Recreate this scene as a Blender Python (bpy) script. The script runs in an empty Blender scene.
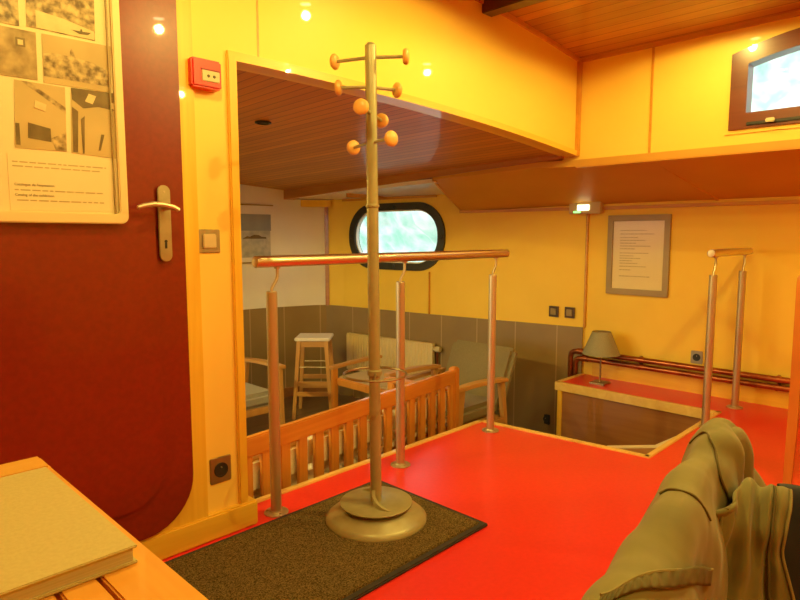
import bpy, bmesh, math, random
from mathutils import Vector, Matrix, noise
random.seed(7)
sc = bpy.context.scene
COL = sc.collection

# ------------------------------------------------------------------ mesh helper
class MB:
    def __init__(self):
        self.bm = bmesh.new()
    def face(self, vs):
        try:
            return self.bm.faces.new(vs)
        except ValueError:
            return None
    def box(self, x0, x1, y0, y1, z0, z1, m=None):
        c = [(x, y, z) for z in (z0, z1) for y in (y0, y1) for x in (x0, x1)]
        v = [self.bm.verts.new(m @ Vector(p) if m else p) for p in c]
        for f in ((0, 2, 3, 1), (4, 5, 7, 6), (0, 1, 5, 4), (2, 6, 7, 3), (0, 4, 6, 2), (1, 3, 7, 5)):
            self.face([v[i] for i in f])
        return self
    def prism(self, poly, axis, a, b):
        """poly in the two other axes (in order), extruded along axis from a to b"""
        def P(p, t):
            q = list(p); q.insert(axis, t); return q
        A = [self.bm.verts.new(P(p, a)) for p in poly]
        B = [self.bm.verts.new(P(p, b)) for p in poly]
        self.face(A); self.face(B[::-1])
        n = len(poly)
        for i in range(n):
            self.face([A[i], A[(i + 1) % n], B[(i + 1) % n], B[i]])
        return self
    def loft(self, rings, closed=True, caps=True):
        R = [[self.bm.verts.new(p) for p in r] for r in rings]
        n = len(R[0])
        for i in range(len(R) - 1):
            for j in range(n if closed else n - 1):
                k = (j + 1) % n
                self.face([R[i][j], R[i][k], R[i + 1][k], R[i + 1][j]])
        if caps and closed:
            self.face(R[0][::-1]); self.face(R[-1])
        return self
    def tube(self, pts, r, seg=12, closed=False, ry=None):
        pts = [Vector(p) for p in pts]; n = len(pts); rings = []
        rad = r if isinstance(r, (list, tuple)) else [r] * n
        up = None
        for i, p in enumerate(pts):
            if closed:
                d = pts[(i + 1) % n] - pts[i - 1]
            else:
                d = pts[min(i + 1, n - 1)] - pts[max(i - 1, 0)]
            d.normalize()
            if up is None:
                up = Vector((0, 0, 1)) if abs(d.z) < .9 else Vector((1, 0, 0))
            s = d.cross(up); s.normalize(); u = s.cross(d); up = u
            k = rad[i]; k2 = k if ry is None else k * ry
            rings.append([p + s * k * math.cos(t) + u * k2 * math.sin(t) for t in [2 * math.pi * j / seg for j in range(seg)]])
        if closed:
            rings.append(rings[0])
            R = [[self.bm.verts.new(q) for q in rr] for rr in rings[:-1]]
            for i in range(n):
                for j in range(seg):
                    a, b = R[i], R[(i + 1) % n]
                    self.face([a[j], a[(j + 1) % seg], b[(j + 1) % seg], b[j]])
        else:
            self.loft(rings)
        return self
    def lathe(self, prof, o=(0, 0, 0), seg=32, d=(0, 0, 1)):
        """prof: (r, t) pairs along the direction d"""
        d = Vector(d).normalized(); o = Vector(o)
        a = d.orthogonal().normalized(); b = d.cross(a)
        rings = []
        for r, t in prof:
            r = max(r, 1e-4)
            rings.append([o + d * t + a * r * math.cos(q) + b * r * math.sin(q) for q in [2 * math.pi * j / seg for j in range(seg)]])
        return self.loft(rings)
    def grid(self, pts):
        R = [[self.bm.verts.new(p) for p in r] for r in pts]
        for i in range(len(R) - 1):
            for j in range(len(R[0]) - 1):
                self.face([R[i][j], R[i][j + 1], R[i + 1][j + 1], R[i + 1][j]])
        return self
    def build(self, name, mat, parent=None, bevel=0, seg=2, smooth=35, loc=None, solid=0, sub=0):
        bm = self.bm
        bmesh.ops.recalc_face_normals(bm, faces=bm.faces[:])
        if bevel:
            bmesh.ops.bevel(bm, geom=[e for e in bm.edges if len(e.link_faces) == 2 and e.calc_face_angle(0) > .5],
                            offset=bevel, segments=seg, affect='EDGES', clamp_overlap=True)
        me = bpy.data.meshes.new(name)
        bm.to_mesh(me); bm.free()
        if smooth:
            me.shade_smooth()
            me.set_sharp_from_angle(angle=math.radians(smooth))
        me.materials.append(mat)
        o = bpy.data.objects.new(name, me)
        COL.objects.link(o)
        if parent: o.parent = parent
        if loc: o.location = loc
        if solid:
            m = o.modifiers.new('thickness', 'SOLIDIFY'); m.thickness = solid; m.offset = -1
        if sub:
            m = o.modifiers.new('smooth', 'SUBSURF'); m.levels = sub; m.render_levels = sub
        return o

def tag(o, label, cat, group=None):
    o['label'] = label; o['category'] = cat
    if group: o['group'] = group
    return o
def thing(name, label, cat, loc=(0, 0, 0), rz=0, group=None):
    o = bpy.data.objects.new(name, None); o.empty_display_size = .1
    COL.objects.link(o); o.location = loc; o.rotation_euler = (0, 0, rz)
    return tag(o, label, cat, group)
def struct(o, label=None):
    o['kind'] = 'structure'
    if label: o['label'] = label
    return o
def dup(root, loc, rz, label=None, group=None):
    r = root.copy(); COL.objects.link(r); r.location = loc; r.rotation_euler = (0, 0, rz)
    if label: r['label'] = label
    if group: r['group'] = group
    for ch in list(root.children):
        c = ch.copy(); COL.objects.link(c); c.parent = r
        for g in list(ch.children):
            d = g.copy(); COL.objects.link(d); d.parent = c
    return r
def rounded(x0, x1, z0, z1, r, n=6, corners=(1, 1, 1, 1)):
    """rounded rectangle, corners: bottom-left, bottom-right, top-right, top-left"""
    out = []
    for (cx, cz, a0, on) in ((x0 + r, z0 + r, 180, corners[0]), (x1 - r, z0 + r, 270, corners[1]), (x1 - r, z1 - r, 0, corners[2]), (x0 + r, z1 - r, 90, corners[3])):
        if on:
            for i in range(n + 1):
                t = math.radians(a0 + 90 * i / n); out.append((cx + r * math.cos(t), cz + r * math.sin(t)))
        else:
            out.append((x0 if cx < (x0 + x1) / 2 else x1, z0 if cz < (z0 + z1) / 2 else z1))
    return out

# ------------------------------------------------------------------ materials
def base(name, col, rough=.5, metal=0, spec=.5, coat=0, sheen=0):
    m = bpy.data.materials.new(name); m.use_nodes = True
    nt = m.node_tree; b = nt.nodes['Principled BSDF']
    b.inputs['Base Color'].default_value = (*col, 1); b.inputs['Roughness'].default_value = rough
    b.inputs['Metallic'].default_value = metal; b.inputs['Specular IOR Level'].default_value = spec
    b.inputs['Coat Weight'].default_value = coat; b.inputs['Coat Roughness'].default_value = .03
    if sheen: b.inputs['Sheen Weight'].default_value = sheen
    return m, nt, b
def mottled(name, col, col2, scale, rough=.5, metal=0, spec=.5, coat=0, bump=0, stretch=(1, 1, 1), detail=4, sheen=0, rvar=0):
    m, nt, b = base(name, col, rough, metal, spec, coat, sheen)
    tc = nt.nodes.new('ShaderNodeTexCoord'); mp = nt.nodes.new('ShaderNodeMapping')
    mp.inputs['Scale'].default_value = stretch
    ns = nt.nodes.new('ShaderNodeTexNoise'); ns.inputs['Scale'].default_value = scale; ns.inputs['Detail'].default_value = detail
    rp = nt.nodes.new('ShaderNodeValToRGB')
    rp.color_ramp.elements[0].position = .35; rp.color_ramp.elements[1].position = .65
    rp.color_ramp.elements[0].color = (*col, 1); rp.color_ramp.elements[1].color = (*col2, 1)
    L = nt.links.new
    L(tc.outputs['Object'], mp.inputs['Vector']); L(mp.outputs['Vector'], ns.inputs['Vector'])
    L(ns.outputs['Fac'], rp.inputs['Fac']); L(rp.outputs['Color'], b.inputs['Base Color'])
    if bump:
        bp = nt.nodes.new('ShaderNodeBump'); bp.inputs['Strength'].default_value = bump; bp.inputs['Distance'].default_value = .003
        L(ns.outputs['Fac'], bp.inputs['Height']); L(bp.outputs['Normal'], b.inputs['Normal'])
    return m
def wood(name, col, col2, axis=0, rough=.35, coat=.3, scale=9, plank=0, plank_axis=0, gap=.06, groove=.35):
    """grain runs along axis; plank > 0 adds board joints every plank metres across plank_axis"""
    m, nt, b = base(name, col, rough, 0, .5, coat)
    L = nt.links.new
    tc = nt.nodes.new('ShaderNodeTexCoord'); mp = nt.nodes.new('ShaderNodeMapping')
    s = [7, 7, 7]; s[axis] = .45
    mp.inputs['Scale'].default_value = s
    L(tc.outputs['Object'], mp.inputs['Vector'])
    vec = mp.outputs['Vector']
    if plank:
        sx = nt.nodes.new('ShaderNodeSeparateXYZ'); L(tc.outputs['Object'], sx.inputs[0])
        dv = nt.nodes.new('ShaderNodeMath'); dv.operation = 'DIVIDE'; dv.inputs[1].default_value = plank
        L(sx.outputs[plank_axis], dv.inputs[0])
        fl = nt.nodes.new('ShaderNodeMath'); fl.operation = 'FLOOR'; L(dv.outputs[0], fl.inputs[0])
        fr = nt.nodes.new('ShaderNodeMath'); fr.operation = 'FRACT'; L(dv.outputs[0], fr.inputs[0])
        wn = nt.nodes.new('ShaderNodeTexWhiteNoise'); wn.noise_dimensions = '1D'; L(fl.outputs[0], wn.inputs['W'])
        ad = nt.nodes.new('ShaderNodeVectorMath'); ad.operation = 'ADD'
        sc_ = nt.nodes.new('ShaderNodeVectorMath'); sc_.operation = 'SCALE'; sc_.inputs['Scale'].default_value = 9
        L(wn.outputs['Color'], sc_.inputs[0]); L(mp.outputs['Vector'], ad.inputs[0]); L(sc_.outputs[0], ad.inputs[1])
        vec = ad.outputs[0]
    n1 = nt.nodes.new('ShaderNodeTexNoise'); n1.inputs['Scale'].default_value = scale * .25; n1.inputs['Detail'].default_value = 6
    n1.inputs['Roughness'].default_value = .65; n1.inputs['Distortion'].default_value = .6
    L(vec, n1.inputs['Vector'])
    rp = nt.nodes.new('ShaderNodeValToRGB')
    rp.color_ramp.elements[0].position = .3; rp.color_ramp.elements[1].position = .7
    rp.color_ramp.elements[0].color = (*col2, 1); rp.color_ramp.elements[1].color = (*col, 1)
    L(n1.outputs['Fac'], rp.inputs['Fac'])
    out = rp.outputs['Color']
    if plank:
        hs = nt.nodes.new('ShaderNodeHueSaturation')
        mr = nt.nodes.new('ShaderNodeMapRange'); mr.inputs['To Min'].default_value = .82; mr.inputs['To Max'].default_value = 1.12
        L(wn.outputs['Value'], mr.inputs['Value']); L(mr.outputs[0], hs.inputs['Value']); L(out, hs.inputs['Color'])
        lt = nt.nodes.new('ShaderNodeMath'); lt.operation = 'LESS_THAN'; lt.inputs[1].default_value = gap; L(fr.outputs[0], lt.inputs[0])
        mx = nt.nodes.new('ShaderNodeMix'); mx.data_type = 'RGBA'
        L(lt.outputs[0], mx.inputs['Factor']); L(hs.outputs['Color'], mx.inputs['A'])
        mx.inputs['B'].default_value = (*[c * groove for c in col2], 1)
        out = mx.outputs['Result']
    L(out, b.inputs['Base Color'])
    return m
def glass_mat(name, tint=(1, 1, 1), refl=.03, edge=.5):
    m = bpy.data.materials.new(name); m.use_nodes = True; nt = m.node_tree
    nt.nodes.remove(nt.nodes['Principled BSDF'])
    tr = nt.nodes.new('ShaderNodeBsdfTransparent'); tr.inputs[0].default_value = (*tint, 1)
    gl = nt.nodes.new('ShaderNodeBsdfGlossy'); gl.inputs['Roughness'].default_value = .03
    lw = nt.nodes.new('ShaderNodeLayerWeight'); lw.inputs['Blend'].default_value = .5
    pw = nt.nodes.new('ShaderNodeMath'); pw.operation = 'POWER'; pw.inputs[1].default_value = 5
    fr = nt.nodes.new('ShaderNodeMath'); fr.operation = 'MULTIPLY_ADD'; fr.inputs[1].default_value = edge; fr.inputs[2].default_value = refl
    nt.links.new(lw.outputs['Facing'], pw.inputs[0]); nt.links.new(pw.outputs[0], fr.inputs[0])
    mx = nt.nodes.new('ShaderNodeMixShader')
    nt.links.new(fr.outputs[0], mx.inputs[0]); nt.links.new(tr.outputs[0], mx.inputs[1]); nt.links.new(gl.outputs[0], mx.inputs[2])
    nt.links.new(mx.outputs[0], nt.nodes['Material Output'].inputs['Surface'])
    return m
def emit(name, col, s):
    m, nt, b = base(name, (.02, .02, .02))
    b.inputs['Emission Color'].default_value = (*col, 1); b.inputs['Emission Strength'].default_value = s
    return m
def paneled(name, col, line, axis, pitch, rough=.4, off=0., bump=0):
    """flat sheets with thin vertical joints every pitch metres along axis"""
    m = mottled(name, col, [c * .86 for c in col], 3, rough)
    nt = m.node_tree; b = nt.nodes['Principled BSDF']; L = nt.links.new
    old = b.inputs['Base Color'].links[0].from_socket
    tc = nt.nodes.new('ShaderNodeTexCoord'); sx = nt.nodes.new('ShaderNodeSeparateXYZ'); L(tc.outputs['Object'], sx.inputs[0])
    ad = nt.nodes.new('ShaderNodeMath'); ad.operation = 'ADD'; ad.inputs[1].default_value = off; L(sx.outputs[axis], ad.inputs[0])
    dv = nt.nodes.new('ShaderNodeMath'); dv.operation = 'DIVIDE'; dv.inputs[1].default_value = pitch; L(ad.outputs[0], dv.inputs[0])
    fr = nt.nodes.new('ShaderNodeMath'); fr.operation = 'FRACT'; L(dv.outputs[0], fr.inputs[0])
    lt = nt.nodes.new('ShaderNodeMath'); lt.operation = 'LESS_THAN'; lt.inputs[1].default_value = .025; L(fr.outputs[0], lt.inputs[0])
    mx = nt.nodes.new('ShaderNodeMix'); mx.data_type = 'RGBA'
    L(lt.outputs[0], mx.inputs['Factor']); L(old, mx.inputs['A']); mx.inputs['B'].default_value = (*line, 1)
    L(mx.outputs['Result'], b.inputs['Base Color'])
    return m

CREAM = mottled('cream_laminate', (.88, .635, .115), (.86, .61, .105), 2.5, rough=.42, spec=.3, coat=.35)
CREAM_PALE = mottled('pale_cream_laminate', (.88, .63, .135), (.86, .605, .125), 2.5, rough=.42, spec=.3, coat=.35)
CREAM_MATT = mottled('cream_paint', (.88, .62, .085), (.85, .59, .075), 2.5, rough=.5, spec=.3)
WHITE = mottled('white_paint', (.82, .80, .74), (.78, .76, .70), 3, rough=.5)
PALE_GLOSS = mottled('pale_gloss_panel', (.90, .89, .82), (.88, .86, .79), 3, rough=.3, coat=.5)  # near-white so the soffit recess imitates reflected window light
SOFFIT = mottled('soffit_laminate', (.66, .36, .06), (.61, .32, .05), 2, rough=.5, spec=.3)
OAK_Y = wood('light_oak_along', (.85, .56, .06), (.72, .42, .035), 1)
TRIMW = wood('orange_trim', (.66, .33, .035), (.54, .24, .02), 1)
EDGEW = wood('pale_edging', (.84, .62, .22), (.72, .48, .14), 0)
OAK_X = wood('light_oak_across', (.85, .56, .06), (.72, .42, .035), 0)
OAK_Z = wood('light_oak_upright', (.85, .56, .06), (.72, .42, .035), 2)
BEAM = wood('orange_beam', (.50, .22, .05), (.38, .15, .03), 1)
DARKW = wood('dark_beam', (.10, .035, .015), (.06, .02, .01), 1)
CEIL = wood('ceiling_boards', (.58, .27, .05), (.44, .18, .03), 1, rough=.25, coat=.35, plank=.075, plank_axis=0, gap=.07, groove=.5)
CEIL_LOW = wood('saloon_ceiling_boards', (.66, .29, .035), (.50, .20, .02), 1, rough=.55, coat=.08, plank=.06, plank_axis=0, gap=.09, groove=.45)
CHERRY = wood('stairwell_panel', (.36, .16, .05), (.27, .11, .03), 1, rough=.4)
TEAK = wood('teak', (.72, .31, .05), (.55, .20, .025), 0, rough=.35)
TEAK_Z = wood('teak_upright', (.72, .31, .05), (.55, .20, .025), 2, rough=.35)
BEECH = wood('beech', (.64, .36, .12), (.50, .26, .08), 2, rough=.4)
BEECH_X = wood('beech_long', (.64, .36, .12), (.50, .26, .08), 0, rough=.4)
KNOBW = wood('knob_wood', (.80, .46, .13), (.68, .36, .09), 2, rough=.35)
TABLEW = wood('table_boards', (.78, .38, .06), (.64, .28, .035), 1, rough=.3, coat=.4)
TABLEX = wood('table_end_board', (.82, .47, .085), (.70, .36, .05), 0, rough=.3, coat=.4)
MAHOG = wood('mahogany', (.17, .035, .012), (.11, .02, .008), 1, rough=.3, coat=.4)
RED = mottled('red_vinyl', (.78, .035, .028), (.74, .03, .024), 60, rough=.3, spec=.5, bump=.04)
SALOON_FLOOR = wood('saloon_floor', (.22, .14, .07), (.15, .09, .045), 0, rough=.35, plank=.14, plank_axis=1, gap=.02)
MAROON = mottled('maroon_paint', (.21, .017, .006), (.18, .014, .005), 60, rough=.3, coat=.3, bump=.05)
GREY_Y = paneled('grey_panel_long', (.30, .205, .085), (.45, .32, .16), 1, .345, .38, off=.02)
GREY_X = paneled('grey_panel_end', (.30, .205, .085), (.45, .32, .16), 0, .345, .38, off=.02)
STEEL = mottled('brushed_steel', (.60, .51, .36), (.52, .44, .30), 40, rough=.42, metal=.75, stretch=(1, 1, .05))
STEEL_X = mottled('brushed_steel_rail', (.78, .69, .50), (.70, .60, .42), 40, rough=.32, metal=1, stretch=(.05, 1, 1))
NICKEL = mottled('satin_nickel', (.44, .385, .25), (.38, .33, .21), 20, rough=.42, metal=1)
STANDP = mottled('champagne_lacquer', (.38, .355, .19), (.35, .325, .17), 30, rough=.36, metal=.25)
COPPER = mottled('copper_pipe', (.46, .15, .05), (.27, .075, .025), 6, rough=.3, metal=.85)
RADW = mottled('cream_enamel', (.72, .60, .33), (.69, .57, .31), 3, rough=.4)
BLACKP = mottled('black_rubber', (.02, .019, .018), (.028, .026, .024), 20, rough=.45)
FRAMEB = mottled('dark_bronze_frame', (.03, .028, .02), (.04, .036, .026), 20, rough=.35, metal=.3)
MATF = mottled('brown_mat_pile', (.05, .033, .012), (.20, .14, .05), 260, rough=.95, spec=.1, bump=.9, detail=1)
MATE = mottled('mat_rubber_edge', (.03, .027, .022), (.045, .04, .033), 30, rough=.6)
REDP = mottled('red_plastic', (.75, .03, .02), (.70, .025, .018), 5, rough=.3)
IVORY = mottled('ivory_plastic', (.62, .52, .30), (.58, .48, .28), 8, rough=.4)
DARKPL = mottled('brown_plastic', (.10, .055, .03), (.08, .045, .025), 8, rough=.35)
PAPER = mottled('paper', (.78, .68, .40), (.76, .66, .385), 5, rough=.6)
CREAMFR = mottled('cream_frame', (.78, .66, .36), (.74, .62, .33), 5, rough=.3, coat=.3)
INK = mottled('ink', (.16, .12, .06), (.13, .10, .05), 9, rough=.7)
FAINTINK = mottled('faint_ink', (.50, .40, .20), (.44, .35, .17), 9, rough=.7)
GREYFR = mottled('taupe_frame', (.35, .255, .10), (.31, .225, .085), 9, rough=.35)
SHADE = mottled('lampshade_cloth', (.32, .30, .19), (.28, .26, .165), 120, rough=.85, bump=.2)
CUSH_GREEN = mottled('olive_upholstery', (.25, .21, .11), (.21, .175, .09), 150, rough=.9, bump=.3, sheen=.2)
CUSH_GREY = mottled('grey_upholstery', (.36, .35, .34), (.31, .30, .29), 150, rough=.9, bump=.3, sheen=.2)
CUSH_BEIGE = mottled('beige_upholstery', (.55, .44, .26), (.49, .39, .23), 150, rough=.9, bump=.3)
CUSH_CREAM = mottled('cream_upholstery', (.80, .72, .52), (.74, .66, .47), 120, rough=.85, bump=.2)
BOOKC = mottled('tan_book_cloth', (.55, .47, .20), (.51, .43, .18), 200, rough=.6, bump=.15)
PAGES = mottled('book_pages', (.56, .52, .32), (.46, .42, .25), 90, rough=.8, stretch=(.05, .05, 6))
KHAKI = mottled('khaki_cotton', (.21, .185, .05), (.155, .132, .033), 14, rough=.85, bump=.25, detail=8, sheen=.15)
KHAKI_L = mottled('khaki_seam', (.26, .22, .075), (.21, .175, .058), 60, rough=.85, bump=.2)
KHAKI_D = mottled('khaki_dark_band', (.13, .105, .028), (.10, .08, .02), 40, rough=.9, bump=.4)  # darker khaki for the gathered band and seam lines
NAVY = mottled('navy_lining', (.009, .009, .014), (.014, .013, .02), 60, rough=.8)
CHAIRW = wood('red_brown_chair', (.42, .13, .035), (.32, .09, .022), 2, rough=.35)
CHAIRO = wood('orange_chair', (.62, .24, .045), (.5, .17, .03), 2, rough=.35)
HEDGE = mottled('river_bank_leaves', (.42, .72, .62), (.97, 1.0, .97), 2.6, rough=.9, bump=.5, detail=8)  # leaf colour paled towards white to imitate overexposed daylight
PANE = glass_mat('window_glass')
PLEXI = glass_mat('poster_glazing', (1, 1, 1), .012, .2)
SEPIA = mottled('sepia_print', (.13, .08, .025), (.60, .46, .21), 55, rough=.4, detail=8)
SEPIA_L = mottled('sepia_print_light', (.50, .37, .16), (.22, .145, .05), 24, rough=.4, detail=6)
SEPIA_D = mottled('sepia_print_dark', (.10, .065, .022), (.20, .14, .05), 14, rough=.4, detail=6)
SEPIA_S = mottled('sepia_print_sky', (.56, .43, .19), (.46, .34, .14), 6, rough=.4)
SEPIA_W = mottled('sepia_highlight', (.72, .58, .30), (.62, .49, .24), 20, rough=.4)
COOLPRINT = mottled('grey_landscape_print', (.36, .37, .34), (.55, .54, .48), 16, rough=.4, detail=8)
COOLDARK = mottled('grey_landscape_sky', (.24, .27, .29), (.33, .35, .35), 5, rough=.4, detail=3)
BULB = emit('halogen_bulb', (1, .70, .36), 60)
EXITL = emit('emergency_lens', (1, .86, .42), 5)
EXITG = emit('green_diode', (.25, .9, .2), 2.5)

# ------------------------------------------------------------------ the setting
XC = 3.486           # inner face of the upper side wall
ZF = -.54            # saloon floor
YB = 1.89            # face of the door wall
def arch(x): return 1.646 - .0236 * (x - 1.4) ** 2
def vault(x): return 2.235 - .028 * (x - 1.4) ** 2
XL, YN = -1.45, -2.0
# raised red deck with the stair well cut out
deck = MB().prism([(XL, YN), (4.27, YN), (4.27, 2.185), (3.87, 2.185), (3.86, 1.12), (2.835, 1.12), (2.745, 2.03), (XL, 2.03)], 2, -.05, 0)
struct(deck.build('floor', RED, smooth=0))
def edging(name, a, b, w=.03, h=.012, z=-.053):
    a = Vector((*a, 0)); b = Vector((*b, 0)); d = (b - a).normalized(); n = Vector((-d.y, d.x, 0)) * w / 2
    p = [a - n, b - n, b + n, a + n]
    return struct(MB().prism([(q.x, q.y) for q in p], 2, z, h).build(name, EDGEW, bevel=.003))
edging('trim_1', (1.165, 2.03), (2.748, 2.03), h=.008)
edging('trim_2', (2.735, 2.045), (2.835, 1.11), h=.008)
edging('trim_3', (2.82, 1.12), (3.87, 1.12), h=.008)
edging('trim_4', (3.86, 1.105), (3.865, 2.205), h=.008)
edging('trim_5', (3.85, 2.195), (4.245, 2.195), h=.008)
# fronts below the deck
struct(MB().box(XL, 2.745, 2.0, 2.028, ZF, -.05).build('fascia', CHERRY))
struct(MB().prism([(2.72, 2.028), (2.74, 2.028), (2.83, 1.1), (2.81, 1.1)], 2, ZF, -.05).build('fascia', CHERRY))
struct(MB().box(2.83, 3.87, 1.09, 1.115, ZF, -.05).build('fascia', CHERRY))
struct(MB().box(3.865, 3.90, 1.1, 2.175, ZF, -.05).build('fascia', CHERRY))
struct(MB().box(3.865, 4.23, 2.155, 2.185, ZF, -.05).build('fascia', OAK_Z))
struct(MB().box(3.855, 3.885, 2.155, 2.19, ZF, -.03).build('trim_6', OAK_Z, bevel=.004))
# steps down into the saloon
stp = struct(MB().prism([(2.86, 1.118), (3.862, 1.118), (3.862, 1.30), (3.53, 1.335), (3.32, 1.53), (2.80, 1.58)], 2, ZF, -.18).build('step', CHERRY))
nz = MB().prism([(3.862, 1.28), (3.862, 1.325), (3.54, 1.36), (3.335, 1.555), (2.80, 1.60), (2.80, 1.56), (3.315, 1.515), (3.52, 1.32)], 2, -.2, -.176)
struct(nz.build('trim_7', mottled('pale_nosing', (.85, .80, .62), (.8, .75, .57), 5, rough=.4)))
struct(MB().prism([(2.8, 1.60), (3.35, 1.56), (3.862, 1.33), (3.862, 1.75), (2.78, 1.85)], 2, ZF, -.36).build('step', CHERRY))
# saloon floor
struct(MB().box(XL, 4.6, 2.03, 5.4, ZF - .05, ZF).build('floor_saloon', SALOON_FLOOR))
struct(MB().box(2.75, 3.9, 1.1, 2.03, ZF - .05, ZF).build('floor_stair', SALOON_FLOOR))

# door wall with the arched opening into the saloon
n = 26
xs = [1.115 + (XC - 1.115) * i / n for i in range(n + 1)]
poly = [(XL, 0), (1.115, 0)] + [(x, arch(x)) for x in xs] + [(XC, vault(XC))] + [(x, vault(x)) for x in [XC + (XL - XC) * i / 20 for i in range(1, 21)]]
struct(MB().prism(poly, 1, YB, 2.0).build('wall_left', CREAM, smooth=0))
cx = [1.098 + (1.221 - 1.098) * i / 4 for i in range(5)]
struct(MB().prism([(.95, .05), (1.098, .05)] + [(x, arch(x)) for x in cx] + [(1.221, vault(1.221) - .02), (.95, vault(.95) - .02)], 1, YB - .003, YB + .01).build('wall_column', CREAM_PALE, smooth=0))
# jamb and arch trim
struct(MB().box(1.095, 1.13, YB - .016, 2.03, .0, arch(1.13) + .012).build('trim_8', OAK_Z, bevel=.004))
rings = []
for x in [1.097 + (XC - 1.1) * i / n for i in range(n + 1)]:
    z = arch(x); rings.append([(x, YB - .014, z - .008), (x, YB + .06, z - .008), (x, YB + .06, z + .022), (x, YB - .014, z + .022)])
struct(MB().loft(rings).build('trim_9', OAK_X, smooth=40))
struct(MB().box(1.218, 1.226, YB - .004, YB + .01, arch(1.22) + .02, vault(1.22)).build('trim_10', TRIMW))
struct(MB().box(XC - .03, XC + .01, YB - .02, YB + .02, 1.535, vault(XC)).build('trim_11', TRIMW, bevel=.004))
rings = []
for x in [1.0 + (XC - 1.0) * i / n for i in range(n + 1)]:
    z = vault(x); rings.append([(x, YB - .014, z - .022), (x, YB + .01, z - .022), (x, YB + .01, z + .01), (x, YB - .014, z + .01)])
struct(MB().loft(rings).build('trim_12', TRIMW, smooth=40))
# baseboard under the door and column
struct(MB().box(XL, 1.162, YB - .026, YB + .12, 0, .092).build('baseboard_left', OAK_X, bevel=.006))
# upper ceiling of the deckhouse
rings = []
for x in [XL + (XC + .06 - XL) * i / 30 for i in range(31)]:
    z = vault(x); rings.append([(x, YN, z), (x, YB + .1, z), (x, YB + .1, z + .06), (x, YN, z + .06)])
struct(MB().loft(rings).build('ceiling', CEIL, smooth=40))
struct(MB().box(2.50, 2.58, YN, YB, 2.135, 2.24).build('beam', DARKW, bevel=.004))

# window opening in the upper side wall
def arc_top(y, half, cy, zp, k): return zp - k * (y - cy) ** 2
WY, WH = .55, .482
hole_top = [(WY - WH + 2 * WH * i / 16, arc_top(WY - WH + 2 * WH * i / 16, WH, WY, 2.043, .34)) for i in range(17)]
zt = 2.16
upper = [(YN, 1.592), (WY - WH, 1.592)] + hole_top + [(WY + WH, 1.592), (YB + .1, 1.592), (YB + .1, zt), (YN, zt)]
m_ = MB().prism(upper, 0, XC, XC + .08)
m_.box(XC, XC + .08, YN, YB + .1, 1.475, 1.592)
struct(m_.build('wall_upper', CREAM, smooth=0))
struct(MB().box(XC - .006, XC + .01, 1.437, 1.449, 1.475, vault(XC)).build('trim_13', TRIMW))
struct(MB().box(XC - .016, XC + .01, YN, YB, vault(XC) - .022, vault(XC) + .01).build('trim_14', TRIMW))
struct(MB().box(XC - .008, XC + .01, YN, YB, 1.468, 1.482).build('trim_15', TRIMW))
# soffit below the side deck
def hx(y):
    pts = [(-3, 4.27), (2.2, 4.25), (3.5, 4.03), (4.6, 3.90), (5.6, 3.78)]
    for (a, xa), (b, xb) in zip(pts, pts[1:]):
        if y <= b: return xa + (xb - xa) * (y - a) / (b - a)
    return pts[-1][1]
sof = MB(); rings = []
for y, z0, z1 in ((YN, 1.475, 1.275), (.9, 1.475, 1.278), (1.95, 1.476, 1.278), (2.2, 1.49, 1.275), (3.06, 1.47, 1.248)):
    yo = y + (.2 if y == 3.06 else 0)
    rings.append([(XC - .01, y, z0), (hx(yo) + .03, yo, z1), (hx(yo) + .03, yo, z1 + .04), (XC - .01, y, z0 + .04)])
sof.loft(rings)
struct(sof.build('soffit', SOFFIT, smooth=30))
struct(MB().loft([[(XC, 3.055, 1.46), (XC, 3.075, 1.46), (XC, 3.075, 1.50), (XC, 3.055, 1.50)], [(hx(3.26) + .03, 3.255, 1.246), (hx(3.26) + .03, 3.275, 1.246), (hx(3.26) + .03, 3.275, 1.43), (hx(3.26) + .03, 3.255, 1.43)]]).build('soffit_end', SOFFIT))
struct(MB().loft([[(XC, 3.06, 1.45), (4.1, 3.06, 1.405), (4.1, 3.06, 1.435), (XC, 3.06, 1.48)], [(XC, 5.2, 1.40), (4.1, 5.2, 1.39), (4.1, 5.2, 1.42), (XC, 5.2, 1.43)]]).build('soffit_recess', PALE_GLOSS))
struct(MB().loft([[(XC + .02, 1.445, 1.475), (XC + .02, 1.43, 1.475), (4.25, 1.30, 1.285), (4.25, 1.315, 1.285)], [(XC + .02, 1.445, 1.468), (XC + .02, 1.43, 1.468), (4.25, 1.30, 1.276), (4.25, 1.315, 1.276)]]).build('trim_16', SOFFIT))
struct(MB().box(XC, 4.03, 4.05, 4.065, 1.385, 1.42).build('trim_17', TRIMW))
# saloon ceiling and carlin beam
rings = []
for x in [XL + (XC + .02 - XL) * i / 30 for i in range(31)]:
    z = arch(x); a = z + .012; b = z - .062
    rings.append([(x, 1.94, a), (x, 5.3, b), (x, 5.3, b + .05), (x, 1.94, a + .05)])
struct(MB().loft(rings).build('ceiling_saloon', CEIL_LOW, smooth=40))
struct(MB().loft([[(XC - .025, 1.98, 1.535), (XC + .06, 1.98, 1.50), (XC + .06, 1.98, 1.60), (XC - .025, 1.98, 1.60)],
                  [(XC - .025, 5.1, 1.395), (XC + .06, 5.1, 1.395), (XC + .06, 5.1, 1.50), (XC - .025, 5.1, 1.50)]]).build('beam_saloon', BEAM))

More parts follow.
